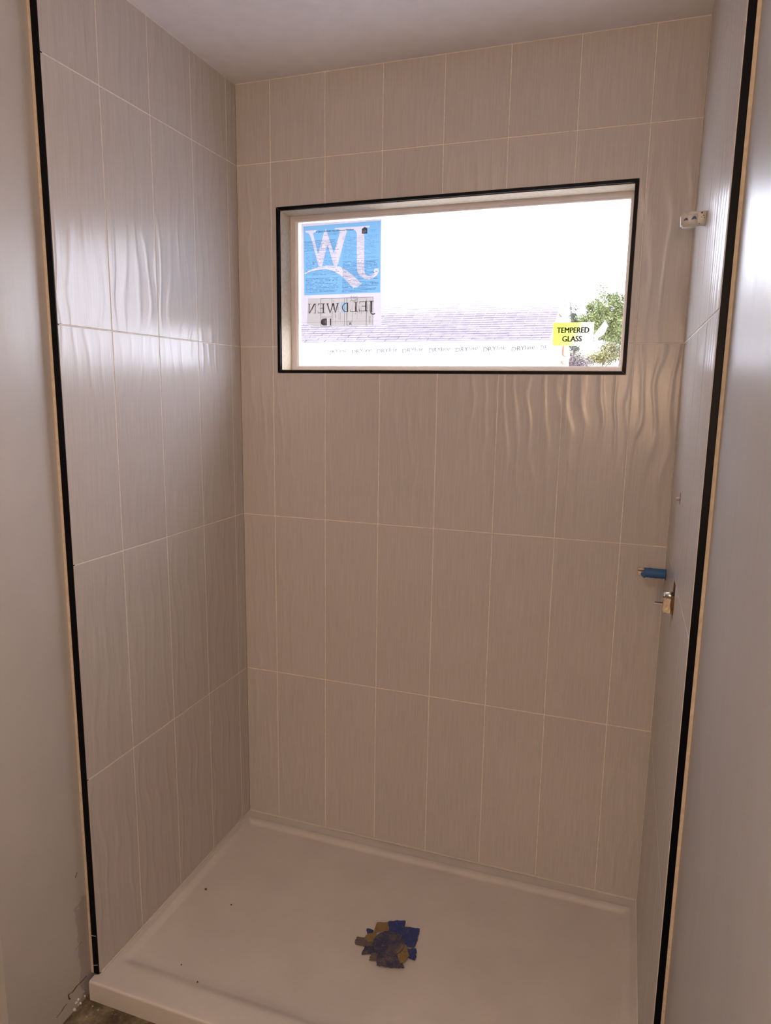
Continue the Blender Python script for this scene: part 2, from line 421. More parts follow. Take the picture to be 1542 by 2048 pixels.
# crumbs of dirt on the pan
for k, (x, y, r, lb) in enumerate([(.0853, -.4522, .0040, 'largest dark crumb of dirt on shower pan near the left wall'),
                              (.2066, -.4841, .0028, 'small dark crumb on shower pan between the left wall crumb and the taped drain'),
                              (.1994, -.7547, .0026, 'tiny dark crumb at the left front of shower pan near the threshold'),
                              (.2823, -.7936, .0028, 'dark crumb lying nearest the front threshold of the shower pan')]):
    bm = bmesh.new(); bmesh.ops.create_icosphere(bm, subdivisions=1, radius=r)
    for v in bm.verts: v.co = Vector((v.co.x*random.uniform(.7, 1.6), v.co.y*random.uniform(.7, 1.4), v.co.z*.6))
    o = from_bm('dirt_crumb', bm, M_dark); o.location = (x, y, pan_h(x, y)+r*.35); tag(o, lb, 'dirt', 'dirt crumbs on the shower pan')

# ---------------------------------------------------------------- taped drain
dr = tag(empty('taped_drain', (.765, -.46, ZP-.016)), 'shower drain masked with torn overlapping strips of dusty blue tape', 'drain')
inv = Vector((-.765, -.46+.92, 0))
S_ = dict(
S5=[(.6584,-.4872),(.6565,-.4648),(.6815,-.461),(.7116,-.4677),(.7165,-.4886),(.692,-.4958),(.665,-.497)],
S3=[(.6755,-.4307),(.6762,-.4213),(.6978,-.4226),(.6987,-.4404),(.6859,-.4433)],
S4=[(.6802,-.4651),(.6834,-.4442),(.7111,-.4286),(.7214,-.4571),(.7007,-.4752)],
S8=[(.6944,-.4949),(.7197,-.4822),(.7423,-.5148),(.7211,-.5192),(.6969,-.5297)],
S9=[(.7236,-.5149),(.7512,-.4947),(.7694,-.5314),(.7496,-.5386),(.7258,-.5424)],
S1=[(.697,-.3894),(.7315,-.3749),(.7457,-.4123),(.7223,-.4209),(.7013,-.4322)],
S2=[(.7309,-.3732),(.7568,-.358),(.784,-.3507),(.7909,-.3811),(.7955,-.4086),(.7514,-.4247)],
S7=[(.8212,-.464),(.8501,-.4501),(.8588,-.479),(.859,-.497),(.8415,-.4952),(.8283,-.4867)],
S6=[(.7903,-.3795),(.8065,-.3735),(.8378,-.3695),(.8421,-.3915),(.8438,-.4334),(.8437,-.4507),(.8072,-.4537),(.7741,-.4019)],
S10=[(.7444,-.5207),(.8104,-.4966),(.8302,-.5254),(.8373,-.5357),(.8159,-.5451),(.7798,-.5534),(.7558,-.5558)],
DISC=[(.765+.0520*math.cos(t*math.pi/10), -.466+.0530*math.sin(t*math.pi/10)) for t in range(20)],
S11=[(.797,-.4881),(.8067,-.4522),(.8202,-.4524),(.8274,-.4669),(.8396,-.4893),(.8307,-.5188),(.8223,-.5251),(.8086,-.5072)])
mats = dict(S5=M_tgrey, S3=M_tblue, S4=M_tbrown, S8=M_tblue_dusty, S9=M_tgrey, S1=M_tbrown, S2=M_tblue, S7=M_tblue, S6=M_tblue, S10=M_tblue_dusty, DISC=M_tblue_dusty, S11=M_tbrown)
hz = 0.0
def jag(pts, n=5, amp=.0017):
    o = []
    for i, p in enumerate(pts):
        q = pts[(i+1) % len(pts)]
        for k in range(n): t = k/n; j = amp if k else 0; o.append((p[0]+(q[0]-p[0])*t+random.uniform(-j, j), p[1]+(q[1]-p[1])*t+random.uniform(-j, j)))
    return o
for k, pts in S_.items():
    bm = bmesh.new(); z = .0018 + hz; prism(bm, [(x-.765, y+.46) for x, y in jag(pts)], z, z+.0006, 'z')
    if k == 'DISC':
        for v in bm.verts: v.co.z += .0006
    bmesh.ops.triangulate(bm, faces=bm.faces[:])
    from_bm('tape_strip', bm, mats[k], dr); hz += .00065
bm = bmesh.new()
for i in range(32):                                # rim of the drain ring showing through the tape
    a0, a1 = i*math.pi/16, (i+1)*math.pi/16
    p = lambda t, r, z: (r*math.cos(t), -.004+r*math.sin(t), z)
    A = [bm.verts.new(p(a0, .0455, .0100)), bm.verts.new(p(a1, .0455, .0100)), bm.verts.new(p(a1, .0480, .0110)), bm.verts.new(p(a0, .0480, .0110)), bm.verts.new(p(a1, .0505, .0100)), bm.verts.new(p(a0, .0505, .0100))]
    bm.faces.new(A[:4]); bm.faces.new((A[3], A[2], A[4], A[5]))
bmesh.ops.remove_doubles(bm, verts=bm.verts[:], dist=1e-5)
from_bm('drain_ring', bm, M_tblue_dusty, dr, True)

# ---------------------------------------------------------------- window
wn = struct(empty('window_1', (.75, 0, 1.955+ZO)))
WO = Vector((.75, 0, 1.955+ZO))
def wpart(name, bm, mat, lb=None, smooth=False, parent=None):
    for v in bm.verts: v.co -= WO
    o = from_bm(name, bm, mat, parent or wn, smooth)
    if lb: o['label'] = lb
    return o
x0, z0, x1, z1 = win; ti = .0110; gp = .00045
i0, j0, i1, j1 = x0+ti, z0+ti-.001, x1-ti, z1-ti+.001
def mitre(pts):
    cx = sum(p[0] for p in pts)/4; cz = sum(p[1] for p in pts)/4; L = []
    return pts
for pts in ([(x0+gp, z1), (x1-gp, z1), (i1-gp, j1), (i0+gp, j1)], [(x0+gp, z0), (x1-gp, z0), (i1-gp, j0), (i0+gp, j0)],
            [(x0, z0+gp), (x0, z1-gp), (i0, j1-gp), (i0, j0+gp)], [(x1, z0+gp), (x1, z1-gp), (i1, j1-gp), (i1, j0+gp)]):
    bm = bmesh.new(); prism(bm, pts, -.0025, .0088); wpart('black_edge_trim', bm, M_black)
bm = cells((x0+.0002, z0+.0002, x1-.0002, z1-.0002), [(i0, j0, i1, j1)], .008)
wpart('trim_bed', bm, M_light)
# tiled reveals
YF = .086
for (xa, xb) in ((i0, .745), (.747, i1)):
    for za, zb, zt in ((j1, j1+.0095, 1), (j0-.0095, j0, 0)):
        bm = bmesh.new(); box(bm, xa-WO.x, xb-WO.x, .0004, YF, za-WO.z, zb-WO.z)
        for v in bm.verts: pass
        o = from_bm('reveal_tile', bm, M_tile, wn)
for xa, xb in ((i0-.0095, i0), (i1, i1+.0095)):
    # local frame turned so that the relief runs along the return
    bm = bmesh.new(); box(bm, -.0425, .0425, -.00475, .00475, -(j1-j0)/2, (j1-j0)/2)
    o = from_bm('reveal_tile', bm, M_tile, wn); o.rotation_euler.z = math.pi/2
    o.location = ((xa+xb)/2-WO.x, .0432, (j0+j1)/2-WO.z)
# vinyl frame with a stepped inner bead, pane
fo = (i0, j0, i1, j1); fi = (i0+.0165, j0+.0150, i1-.0085, j1-.0150)
bm = cells(fo, [fi], .03); [setattr(v, 'co', v.co+Vector((0, YF, 0))) for v in bm.verts]; wpart('window_frame', bm, M_vinyl)
gi = (fi[0]+.0120, fi[1]+.004, fi[2]-.002, fi[3]-.0075)
bm = cells(fi, [gi], .02); [setattr(v, 'co', v.co+Vector((0, YF+.0055, 0))) for v in bm.verts]; wpart('glazing_bead', bm, M_vinyl2)
bm = bmesh.new(); box(bm, gi[0]-.001, gi[2]+.001, YF+.0150, YF+.0152, gi[1]-.001, gi[3]+.001); wpart('glass_pane', bm, M_glass)
# ragged caulk film along the top of the bead
bm = bmesh.new(); pts = [(fi[0]+.35*0, fi[3])]; n = 60
top = [(fi[0]+(fi[2]-fi[0])*i/n, fi[3]-.0001) for i in range(n+1)]
bot = [(p[0], fi[3]-.0030-abs(random.gauss(0, .0008)) - (.0025 if .35 < i/n < .52 else 0)) for i, p in enumerate(top)]
prism(bm, top+bot[::-1], YF+.0045, YF+.0054); bmesh.ops.triangulate(bm, faces=[f_ for f_ in bm.faces if len(f_.verts) > 4]); wpart('caulk_film', bm, M_vinyl)

# ---------------------------------------------------------------- papers on the glass
YG = YF + .0149
def sheet(name, pts, mat, d, parent=None, O=None):
    """thin sheet at distance d in front of the glass"""
    bm = bmesh.new(); vs = [bm.verts.new((x-O[0], YG-d-O[1], z+ZO-O[2])) for x, z in pts]; bm.faces.new(vs)
    bmesh.ops.triangulate(bm, faces=bm.faces[:])
    me = bpy.data.meshes.new(name); bm.to_mesh(me); bm.free(); return mobj(name, me, mat, parent)
def strips(name, rects, mat, d, parent, O, stuff=False):
    V, F = [], []
    for (xa, za, xb, zb) in rects:
        n = len(V); V += [(xa-O[0], YG-d-O[1], za+ZO-O[2]), (xb-O[0], YG-d-O[1], za+ZO-O[2]), (xb-O[0], YG-d-O[1], zb+ZO-O[2]), (xa-O[0], YG-d-O[1], zb+ZO-O[2])]; F.append((n, n+1, n+2, n+3))
    o = pydata(name, V, F, mat, parent)
    if stuff: o['kind'] = 'stuff'
    return o
def text(name, s, x0_, z_, width, height, mat, y, parent, O, bold=0.0, mirror=False, shear=0.0, rot=0.0, thick=0.0):
    cu = bpy.data.curves.new('t', 'FONT'); cu.body = s; cu.size = 1; cu.offset = bold; cu.resolution_u = 3; cu.shear = shear
    ob = bpy.data.objects.new('t', cu); link(ob); dg = bpy.context.evaluated_depsgraph_get()
    me = bpy.data.meshes.new_from_object(ob.evaluated_get(dg)); bpy.data.objects.remove(ob); me.name = name
    xs_ = [v.co.x for v in me.vertices]; ys_ = [v.co.y for v in me.vertices]
    ax, bx, ay, by = min(xs_), max(xs_), min(ys_), max(ys_)
    for v in me.vertices:
        u = (v.co.x-ax)/(bx-ax); w = (v.co.y-ay)/(by-ay)
        if mirror: u = 1-u
        px, pz = u*width, w*height
        v.co = (x0_+px*math.cos(rot)-pz*math.sin(rot)-O[0], y-O[1], z_+px*math.sin(rot)+pz*math.cos(rot)+ZO-O[2])
    if thick:                                    # heavier strokes: the outline repeated a hair to either side
        bm = bmesh.new()
        for dx, dz in ((0, 0), (-thick, 0), (thick, 0), (-thick/2, thick*.4), (thick/2, -thick*.4)):
            n0 = len(bm.verts); bm.from_mesh(me); bm.verts.ensure_lookup_table()
            for v in bm.verts[n0:]: v.co += Vector((dx, -.00001*(n0 > 0), dz))
        bm.to_mesh(me); bm.free()
    me.materials.clear(); return mobj(name, me, mat, parent)

OP = (.352, YG-.0014, 2.02+ZO)
po = tag(empty('window_sheet', OP), 'paper sheet stuck to window glass, blue with large white letters above a grey label', 'poster')
sheet('paper_sheet', [(.1990, 2.2028), (.5085, 2.2005), (.5125, 1.8434), (.2511, 1.8415), (.1965, 1.8520)], M_pwhite, .0004, po, OP)
sheet('blue_panel', [(.2086, 2.1925), (.5050, 2.1948), (.5064, 1.9547), (.2108, 1.9534)], M_pblue, .0004, po, OP)
# the white areas are knocked out of the blue print: rebuild the blue as the sheet minus letters
LW=[(.216,2.1772),(.2604,2.178),(.2614,2.1737),(.2466,2.1673),(.2498,2.1571),(.2654,2.0977),(.2685,2.0994),(.2896,2.1676),(.2969,2.1798),(.3021,2.1677),(.3271,2.0965),(.3302,2.1),(.3497,2.1587),(.3517,2.1739),(.3311,2.1769),(.3311,2.1796),(.3793,2.1785),(.3783,2.1679),(.3743,2.1555),(.3417,2.0503),(.3292,2.0508),(.3052,2.1213),(.3021,2.1233),(.2821,2.051),(.2694,2.0515),(.2392,2.1522),(.2308,2.1673),(.217,2.1726)]
LJ=[(.3311,2.1769),(.3332,2.1804),(.4147,2.18),(.4648,2.1806),(.4629,2.1754),(.4469,2.1745),(.4439,2.1694),(.4452,2.0332),(.4494,2.0186),(.4606,2.0118),(.4726,2.014),(.4806,2.0209),(.4834,2.0361),(.4984,2.0355),(.4995,2.0256),(.4927,2.0133),(.4788,2.0048),(.4627,2.0008),(.4445,2.0042),(.4281,2.0139),(.4189,2.0288),(.4167,2.0489),(.4159,2.1568),(.4108,2.1678),(.4006,2.1719),(.3803,2.174)]
SW=[(.2118,2.0316),(.2301,2.0392),(.2642,2.0499),(.2979,2.054),(.3334,2.0524),(.3521,2.048),(.381,2.0322),(.4098,2.011),(.4355,1.9864),(.4182,1.976),(.4029,1.9719),(.377,1.9994),(.3521,2.0205),(.3272,2.0344),(.2979,2.042),(.2726,2.0421),(.2429,2.0369),(.215,2.0287)]
for o in [o for o in po.children if o.name.startswith('blue_panel') or o.name.startswith('paper_sheet')]: bpy.data.objects.remove(o)
def inside(p, poly):
    x, z = p; r = False; n = len(poly)
    for i in range(n):
        (xa, za), (xb, zb) = poly[i], poly[(i+1) % n]
        if (za > z) != (zb > z) and x < (xb-xa)*(z-za)/(zb-za)+xa: r = not r
    return r
from mathutils.geometry import delaunay_2d_cdt
def regions(outer, parts):
    """triangulate outer with all part outlines as constraints; returns verts, faces and a class per face"""
    vs, es = [], []
    for poly in [outer]+parts:
        n = len(vs); vs += [Vector(p) for p in poly]; es += [(n+i, n+(i+1) % len(poly)) for i in range(len(poly))]
    v, _, fc, *_ = delaunay_2d_cdt(vs, es, [], 1, 1e-6); return v, fc
PAP = [(.1990, 2.2028), (.5085, 2.2005), (.5125, 1.8434), (.2511, 1.8415), (.1965, 1.8520)]
BLU = [(.2086, 2.1925), (.5050, 2.1948), (.5064, 1.9547), (.2108, 1.9534)]
LAB = [(.2261, 1.9428), (.4805, 1.9385), (.4792, 1.8420), (.2511, 1.8422), (.2211, 1.8527)]
PBL = [(.3560, 1.925), (.3790, 1.925), (.3790, 1.890), (.3560, 1.890)]
UPE = [(.4349, 2.1717), (.4459, 2.1773), (.4553, 2.1723), (.4555, 2.1545), (.4354, 2.1553)]
vv, ff = regions(PAP, [BLU, LW, LJ, SW, LAB, PBL, UPE])
cls = {'blue': [], 'white': [], 'label': [], 'paleblue': [], 'emblem': []}
for t_ in ff:
    cx = sum((vv[i] for i in t_), Vector((0, 0)))/len(t_); p = (cx.x, cx.y)
    if not inside(p, PAP): continue
    if inside(p, UPE): k = 'emblem'
    elif inside(p, BLU) and not (inside(p, LW) or inside(p, LJ) or inside(p, SW)): k = 'blue'
    elif inside(p, PBL): k = 'paleblue'
    elif inside(p, LAB): k = 'label'
    else: k = 'white'
    cls[k].append(tuple(t_))
def region_obj(name, k, mat, lb=None):
    me = bpy.data.meshes.new(name); me.from_pydata([(v.x-OP[0], YG-.0004-OP[1], v.y+ZO-OP[2]) for v in vv], [], cls[k])
    bm = bmesh.new(); bm.from_mesh(me); bmesh.ops.delete(bm, geom=[v for v in bm.verts if not v.link_faces], context='VERTS'); bm.to_mesh(me); bm.free()
    o = mobj(name, me, mat, po)
    if lb: o['label'] = lb
    return o
wo = region_obj('paper', 'white', M_pwhite, 'white paper with knocked-out monogram letters')
region_obj('printed_panel', 'blue', M_pblue, 'sky blue printed panel'); region_obj('label', 'label', M_pgrey, 'grey product label seen from behind')
region_obj('label_tint', 'paleblue', M_pbl2); region_obj('emblem', 'emblem', M_pink, 'dark house-shaped emblem')
text('emblem_letters', 'UP', .4395, 2.1585, .0115, .008, M_pwhite, YG-.0008, po, OP, .03)
text('headline', 'A JELD-WEN\u00ae Manufactured Product', .2585, 2.1672, .1465, .0070, M_pink, YG-.0008, po, OP, .0, thick=.00022)
text('round_logo', 'UL', .2475, 2.0580, .0085, .0075, M_pwhite, YG-.0008, po, OP, .03)
# body copy: too small to read in the photograph, rows of word-length dashes
rects = []
def para(xa, xb, za, n, dz, w=.0013, dens=.86):
    z = za
    for r in range(n):
        x = xa+(random.uniform(0, .004)); end = xb - (random.uniform(0, .02) if random.random() < .8 else random.uniform(.03, .08))
        while x < end:
            L = random.choice((.002, .0035, .005, .0065, .008)); 
            if random.random() < dens: rects.append((x, z, min(x+L, end), z+w*random.uniform(.55, 1.1)))
            x += L+.0011
        z -= dz
para(.2115, .349, 2.1400, 8, .00470, .0015); para(.2165, .350, 2.0985, 12, .0047, .0010, .8); para(.2165, .350, 2.0370, 4, .0047, .0012); para(.2165, .350, 2.0105, 11, .00475, .0013)
para(.3600, .500, 2.1480, 17, .0047, .0009, .75); para(.3600, .503, 2.0640, 23, .00472, .0016, .93)
para(.294, .370, 2.1625, 1, .005, .0012); para(.290, .376, 2.1575, 1, .005, .0012); para(.467, .4955, 2.1665, 1, .005, .001); para(.467, .4955, 2.1625, 1, .005, .001)
strips('fine_print', rects, M_pfine, .0008, po, OP, True)
# grey label: rules, boxes and mirrored serif lettering
R_ = []
def hl(xa, xb, z, w=.0009): R_.append((xa, z-w/2, xb, z+w/2))
def vl(x, za, zb, w=.0009): R_.append((x-w/2, za, x+w/2, zb))
hl(.2779, .4805, 1.9400, .0011); vl(.2775, 1.842, 1.941, .0013); vl(.4800, 1.842, 1.939); vl(.3212, 1.842, 1.940); vl(.3700, 1.842, 1.940); vl(.3795, 1.842, 1.940, .0013); vl(.4545, 1.842, 1.935, .0013)
hl(.2785, .3215, 1.8750); hl(.200, .500, 1.8576, .0004); hl(.2779, .3212, 1.8425, .0012)
strips('label_rules', R_, M_pink, .0008, po, OP)
R2 = []
for k in range(26):
    x = random.choice((random.uniform(.323, .369), random.uniform(.385, .453), random.uniform(.457, .478))); za = random.uniform(1.846, 1.90); zb = za+random.uniform(.012, .04)
    for q in range(5):
        z_ = za+(zb-za)*q/5; R2.append((x-.0006, z_, x+.0006*random.uniform(.3, 1), min(z_+(zb-za)/5*.8, 1.938)))
R2 += [(.2835, 1.905+.006*q, .294, 1.9085+.006*q) for q in range(0)]
R2 += [(.393+.0042*i, 1.9255+.0035*j, .3955+.0042*i, 1.9275+.0035*j) for i in range(7) for j in range(6) if random.random() < .75]
strips('label_print', R2, M_pink2, .0008, po, OP, True)
def glyph(ch, xa, za, xb, zb):
    """mirrored serif capitals as polygons in a unit box, u to the right already mirrored"""
    s = {'N': [[(.86,0),(.94,0),(.94,1),(.86,1)], [(.06,.0),(.16,0),(.16,1),(.06,1)], [(.94,1),(.72,1),(.08,0),(.2,0)], [(.7,1),(1.0,1),(1,.95),(.7,.95)], [(0,1),(.3,1),(.3,.95),(0,.95)], [(.7,.05),(1,.05),(1,0),(.7,0)]],
         'E': [[(.7,0),(.88,0),(.88,1),(.7,1)], [(.05,1),(1,1),(1,.94),(.05,.94)], [(0,0),(1,0),(1,.06),(0,.06)], [(.3,.47),(.8,.47),(.8,.53),(.3,.53)], [(.05,.78),(.1,.78),(.12,1),(.05,1)], [(0,.0),(.05,0),(.05,.24),(0,.24)]],
         'L': [[(.66,0),(.84,0),(.84,1),(.66,1)], [(.5,1),(1,1),(1,.95),(.5,.95)], [(0,0),(1,0),(1,.06),(0,.06)], [(0,0),(.05,0),(.05,.25),(0,.25)]],
         'W': [[(1,1),(.9,1),(.70,0),(.76,0)], [(.5,1),(.62,1),(.76,0),(.70,0)], [(.5,1),(.6,1),(.33,0),(.27,0)], [(.0,1),(.12,1),(.33,0),(.27,0)], [(.8,1),(1,1),(1,.95),(.8,.95)], [(0,1),(.2,1),(.2,.95),(0,.95)]],
         'D': [[(.7,0),(.88,0),(.88,1),(.7,1)]] + [[(.7-.62*math.sin(t/8*math.pi), .5+.5*math.cos(t/8*math.pi)), (.7-.62*math.sin((t+1)/8*math.pi), .5+.5*math.cos((t+1)/8*math.pi)), (.7-.48*math.sin((t+1)/8*math.pi), .5+.42*math.cos((t+1)/8*math.pi)), (.7-.48*math.sin(t/8*math.pi), .5+.42*math.cos(t/8*math.pi))] for t in range(8)],
         'J': [[(.25,.2),(.5,.2),(.5,1),(.25,1)], [(.05,1),(.7,1),(.7,.96),(.05,.96)]] + [[(.62-.37*math.cos(t/6*math.pi*.8), .22-.22*math.sin(t/6*math.pi*.8)), (.62-.37*math.cos((t+1)/6*math.pi*.8), .22-.22*math.sin((t+1)/6*math.pi*.8)), (.62-.22*math.cos((t+1)/6*math.pi*.8), .22-.14*math.sin((t+1)/6*math.pi*.8)), (.62-.22*math.cos(t/6*math.pi*.8), .22-.14*math.sin(t/6*math.pi*.8))] for t in range(6)]}[ch]
    return [[(xa+(xb-xa)*u, za+(zb-za)*w) for u, w in q] for q in s]
V, F = [], []
for ch, bx in (('N', (.2271, 1.889, .2579, 1.923)), ('E', (.265, 1.889, .293, 1.923)), ('W', (.2997, 1.889, .3474, 1.923)), ('D', (.3580, 1.890, .3882, 1.9233)), ('L', (.3923, 1.891, .4222, 1.9244)), ('E', (.4262, 1.892, .4600, 1.9262)), ('J', (.4620, 1.879, .4915, 1.927))):
    for q in glyph(ch, *bx): n = len(V); V += [(x-OP[0], YG-.0009-OP[1], z+ZO-OP[2]) for x, z in q]; F.append(tuple(range(n, n+4)))
pydata('mirrored_letters', V, F, M_pink2, po)
# badge and small square on the label
pts = [(.3010, 1.8455), (.3010, 1.8700)]+[(.2905-.0100*math.sin(t*math.pi/8)-.003, 1.85775+.01225*math.cos(t*math.pi/8)) for t in range(9)]
sheet('badge', pts, M_pink2, .0009, po, OP)
strips('badge_detail', [(.2885, 1.853, .2900, 1.862), (.2935, 1.852, .2965, 1.8635)], M_pgrey, .0012, po, OP)
strips('label_bar', [(.3142, 1.8452, .3182, 1.8695)], M_pink, .0009, po, OP)
strips('label_square', [(.3835, 1.8587, .3995, 1.8595), (.3835, 1.842, .3842, 1.8595), (.3988, 1.842, .3995, 1.8595)], M_pink, .0009, po, OP)
text('square_letter', 'R', .3865, 1.8450, .0095, .0105, M_pink2, YG-.0009, po, OP, .03, True)

OT = (1.174, YG-.001, 1.804+ZO)
st = tag(empty('glass_sticker', OT), 'yellow sticker reading TEMPERED GLASS at the lower right of the window glass', 'sticker')
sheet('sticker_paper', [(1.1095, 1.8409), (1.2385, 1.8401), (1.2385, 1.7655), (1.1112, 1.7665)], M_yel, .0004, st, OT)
text('lettering', 'TEMPERED', 1.1230, 1.8075, .1010, .0170, M_olive, YG-.0009, st, OT, 0, thick=.00085)
text('lettering', 'GLASS', 1.1415, 1.7800, .0610, .0170, M_olive, YG-.0009, st, OT, 0, thick=.00085)

# ---------------------------------------------------------------- fittings on the right wall
# shower arm stub wrapped in cream tape
ar = tag(empty('shower_arm_stub', (W, -.403, 2.026+ZO)), 'off-white taped shower arm stub with two blue marks, high on the right wall', 'pipe stub')
def local(bm, M, name, mat, par, smooth=False, bev=0):
    if bev: bmesh.ops.bevel(bm, geom=bm.edges[:], offset=bev, segments=2, affect='EDGES')
    return from_bm(name, bm, mat, par, smooth)
bm = bmesh.new(); box(bm, -.0385, -.0006, -.014, .014, -.0150, .0150)
for v in bm.verts: v.co.z += v.co.x*.0
bmesh.ops.subdivide_edges(bm, edges=bm.edges[:], cuts=3, use_grid_fill=True)
for v in bm.verts: v.co += Vector((0, random.uniform(-.0006, .0006), random.uniform(-.0008, .0008)))
local(bm, None, 'pipe_wrap', M_caulk, ar, True)
bm = bmesh.new(); box(bm, -.0555, -.0150, -.0155, .0155, -.0165, .0140); bmesh.ops.rotate(bm, cent=(0, 0, 0), matrix=Matrix.Rotation(-.03, 3, 'Y'), verts=bm.verts[:])
local(bm, None, 'tape_flap', M_caulk, ar, True, .004)
for (cx, w, h_, zz) in ((-.0445, .0100, .0068, -.0030), (-.0270, .0120, .0088, -.0012)):
    bm = bmesh.new(); prism(bm, [(cx-w*.55, zz-.003), (cx-w*.25, zz+h_*.35), (cx, zz+h_*.6), (cx+w*.3, zz+h_*.4), (cx+w*.5, zz-.0025), (cx+.001, zz-.0018)], -.0163, -.0154)
    from_bm('blue_mark', bm, M_mark, ar)
for (x, z, r) in ((-.0110, .0105, .0020), (-.0060, .0040, .0013), (-.0045, -.001, .0010), (-.0150, -.0135, .0013), (-.0105, .001, .0008)):
    bm = bmesh.new(); prism(bm, [(x+r*math.cos(t)*random.uniform(.6, 1.3), z+r*math.sin(t)*random.uniform(.6, 1.3)) for t in (0, 1, 2, 3, 4, 5)], -.0154, -.0140); from_bm('grime_spot', bm, M_dark if r > .0015 else M_brass, ar)
# blue taped spout stub near the back corner
sp_ = tag(empty('spout_pipe_stub', (W, -.080, 1.0755+ZO)), 'horizontal pipe stub wrapped in bright blue tape on the right wall near the corner', 'pipe stub')
bm = bmesh.new(); n = 20; L = 12; rows_ = []
for k in range(L+1):
    x = -.0645+.0638*k/L; r = .0148 + .0005*math.sin(k*2.1)
    rows_.append([bm.verts.new((x, (r+random.uniform(-.0004, .0004))*math.cos(t*2*math.pi/n), (r+random.uniform(-.0004, .0004))*math.sin(t*2*math.pi/n))) for t in range(n)])
for A, B in zip(rows_, rows_[1:]):
    for t in range(n): bm.faces.new((A[t], A[(t+1) % n], B[(t+1) % n], B[t]))
bm.faces.new(rows_[0][::-1]); bm.faces.new(rows_[-1]); from_bm('blue_tape_wrap', bm, M_tbright, sp_, True)
bm = bmesh.new(); tube(bm, (-.0815, 0, .0005), (-.060, 0, .0005), .0132, .0138); from_bm('pipe_end', bm, M_plaster, sp_, True)
bm = bmesh.new(); prism(bm, [(-.074, -.0015), (-.071, .0035), (-.060, .006), (-.060, -.0145), (-.066, -.013), (-.071, -.007)], -.0149, -.0110); from_bm('tape_flap', bm, M_tbright, sp_)
bm = bmesh.new(); prism(bm, [(-.0815, .0065), (-.0700, .0045), (-.0640, .0075), (-.0640, .0100), (-.0815, .0090)], -.0140, -.0100); from_bm('tape_flap', bm, M_tgrey, sp_)
bm = bmesh.new(); prism(bm, [(-.0025, -.0149), (-.0006, -.0149), (-.0006, .006), (-.0025, .004)], -.0158, -.0145); from_bm('tape_end', bm, M_dark, sp_)
# mixing valve in its cut-out
va = tag(empty('mixing_valve', (W, -.415, 1.085+ZO)), 'plaster-caked mixing valve body with thin stem poking out of a hole in right wall tile', 'valve')
bm = bmesh.new(); box(bm, -.0225, -.0060, -.013, .012, -.0270, .0100); bmesh.ops.subdivide_edges(bm, edges=bm.edges[:], cuts=4, use_grid_fill=True)
for v in bm.verts: v.co += Vector((random.uniform(-.0013, .0013) if v.co.x < .004 else 0, random.uniform(-.0013, .0013), random.uniform(-.0013, .0013)))
from_bm('valve_body', bm, M_plaster, va)
bm = bmesh.new(); tube(bm, (-.0220, .001, .0150), (.0075, .001, .0150), .0095, .0105); tube(bm, (-.0235, .001, .0150), (-.0215, .001, .0150), .0065, .0090); from_bm('valve_cartridge', bm, M_chrome, va, True)
bm = bmesh.new(); tube(bm, (-.0430, 0, -.0050), (-.0200, 0, -.0050), .0015); from_bm('stem', bm, M_dark, va, True)
bm = bmesh.new(); tube(bm, (-.0440, 0, -.0088), (-.0200, 0, -.0088), .0012); from_bm('stem', bm, M_caulk, va, True)
bm = bmesh.new(); box(bm, -.0062, .0080, -.012, .010, -.0285, .0180); from_bm('valve_neck', bm, M_brass, va)
bm = bmesh.new(); box(bm, .0003, .0080, .012, .0265, -.0390, .0480); from_bm('hole_packing', bm, M_brass, va)
bm = bmesh.new(); box(bm, -.0009, -.0003, .006, .012, -.071, -.043); from_bm('drip_stain', bm, mottled('green_brown_stain', (.16, .15, .08), .6), va)
# wall plug
wp = tag(empty('wall_plug', (W, -.358, 1.350+ZO)), 'small pinkish plug in a chipped hole on the right tiled wall above the valve', 'plug')
bm = bmesh.new(); tube(bm, (-.009, 0, -.004), (.008, 0, -.002), .0040, .0050, 10); from_bm('plug', bm, mottled('pink_plug', (.50, .36, .30), .7), wp, True)
bm = bmesh.new(); prism(bm, [(.0, -.018), (.0, .016), (-.0012, .012), (-.0012, -.012)], -.0175, -.0085); from_bm('chipped_edge', bm, M_crack, wp)

# ---------------------------------------------------------------- vanity lamp beside the camera, outside the frame
vl_ = tag(empty('vanity_light', (W+.022, -2.95, 1.81)), 'warm vanity wall light with three frosted globes on the right wall', 'lamp')
bm = bmesh.new(); box(bm, -.03, -.0005, -.33, .33, -.04, .04); from_bm('back_plate', bm, M_chrome, vl_)
gm = N('frosted_bulb'); gm.set((.9, .85, .8), .5, **{'Emission Color': (1, .64, .38, 1), 'Emission Strength': 215.0})
for dy in (-.24, 0, .24):
    bm = bmesh.new(); tube(bm, (-.045, dy, 0), (-.03, dy, 0), .02, .025); from_bm('lamp_holder', bm, M_chrome, vl_, True)
    bm = bmesh.new(); bmesh.ops.create_uvsphere(bm, u_segments=20, v_segments=12, radius=.05); o = from_bm('globe', bm, gm.m, vl_, True); o.location = (-.085, dy, 0)

cl_ = tag(empty('ceiling_light', (.72, -2.75, H)), 'flush domed ceiling light over the bathroom floor outside the shower', 'lamp')
bm = bmesh.new(); tube(bm, (0, 0, -.001), (0, 0, -.025), .20, .20, 32); from_bm('canopy', bm, M_chrome, cl_)
dm = N('opal_dome'); dm.set((.9, .88, .85), .5, **{'Emission Color': (1, .82, .69, 1), 'Emission Strength': 50.0})
bm = bmesh.new(); bmesh.ops.create_uvsphere(bm, u_segments=32, v_segments=16, radius=1)
for v in bm.verts: v.co = Vector((v.co.x*.19, v.co.y*.19, -.025 + v.co.z*.09 if v.co.z < 0 else -.025))
from_bm('dome', bm, dm.m, cl_, True)

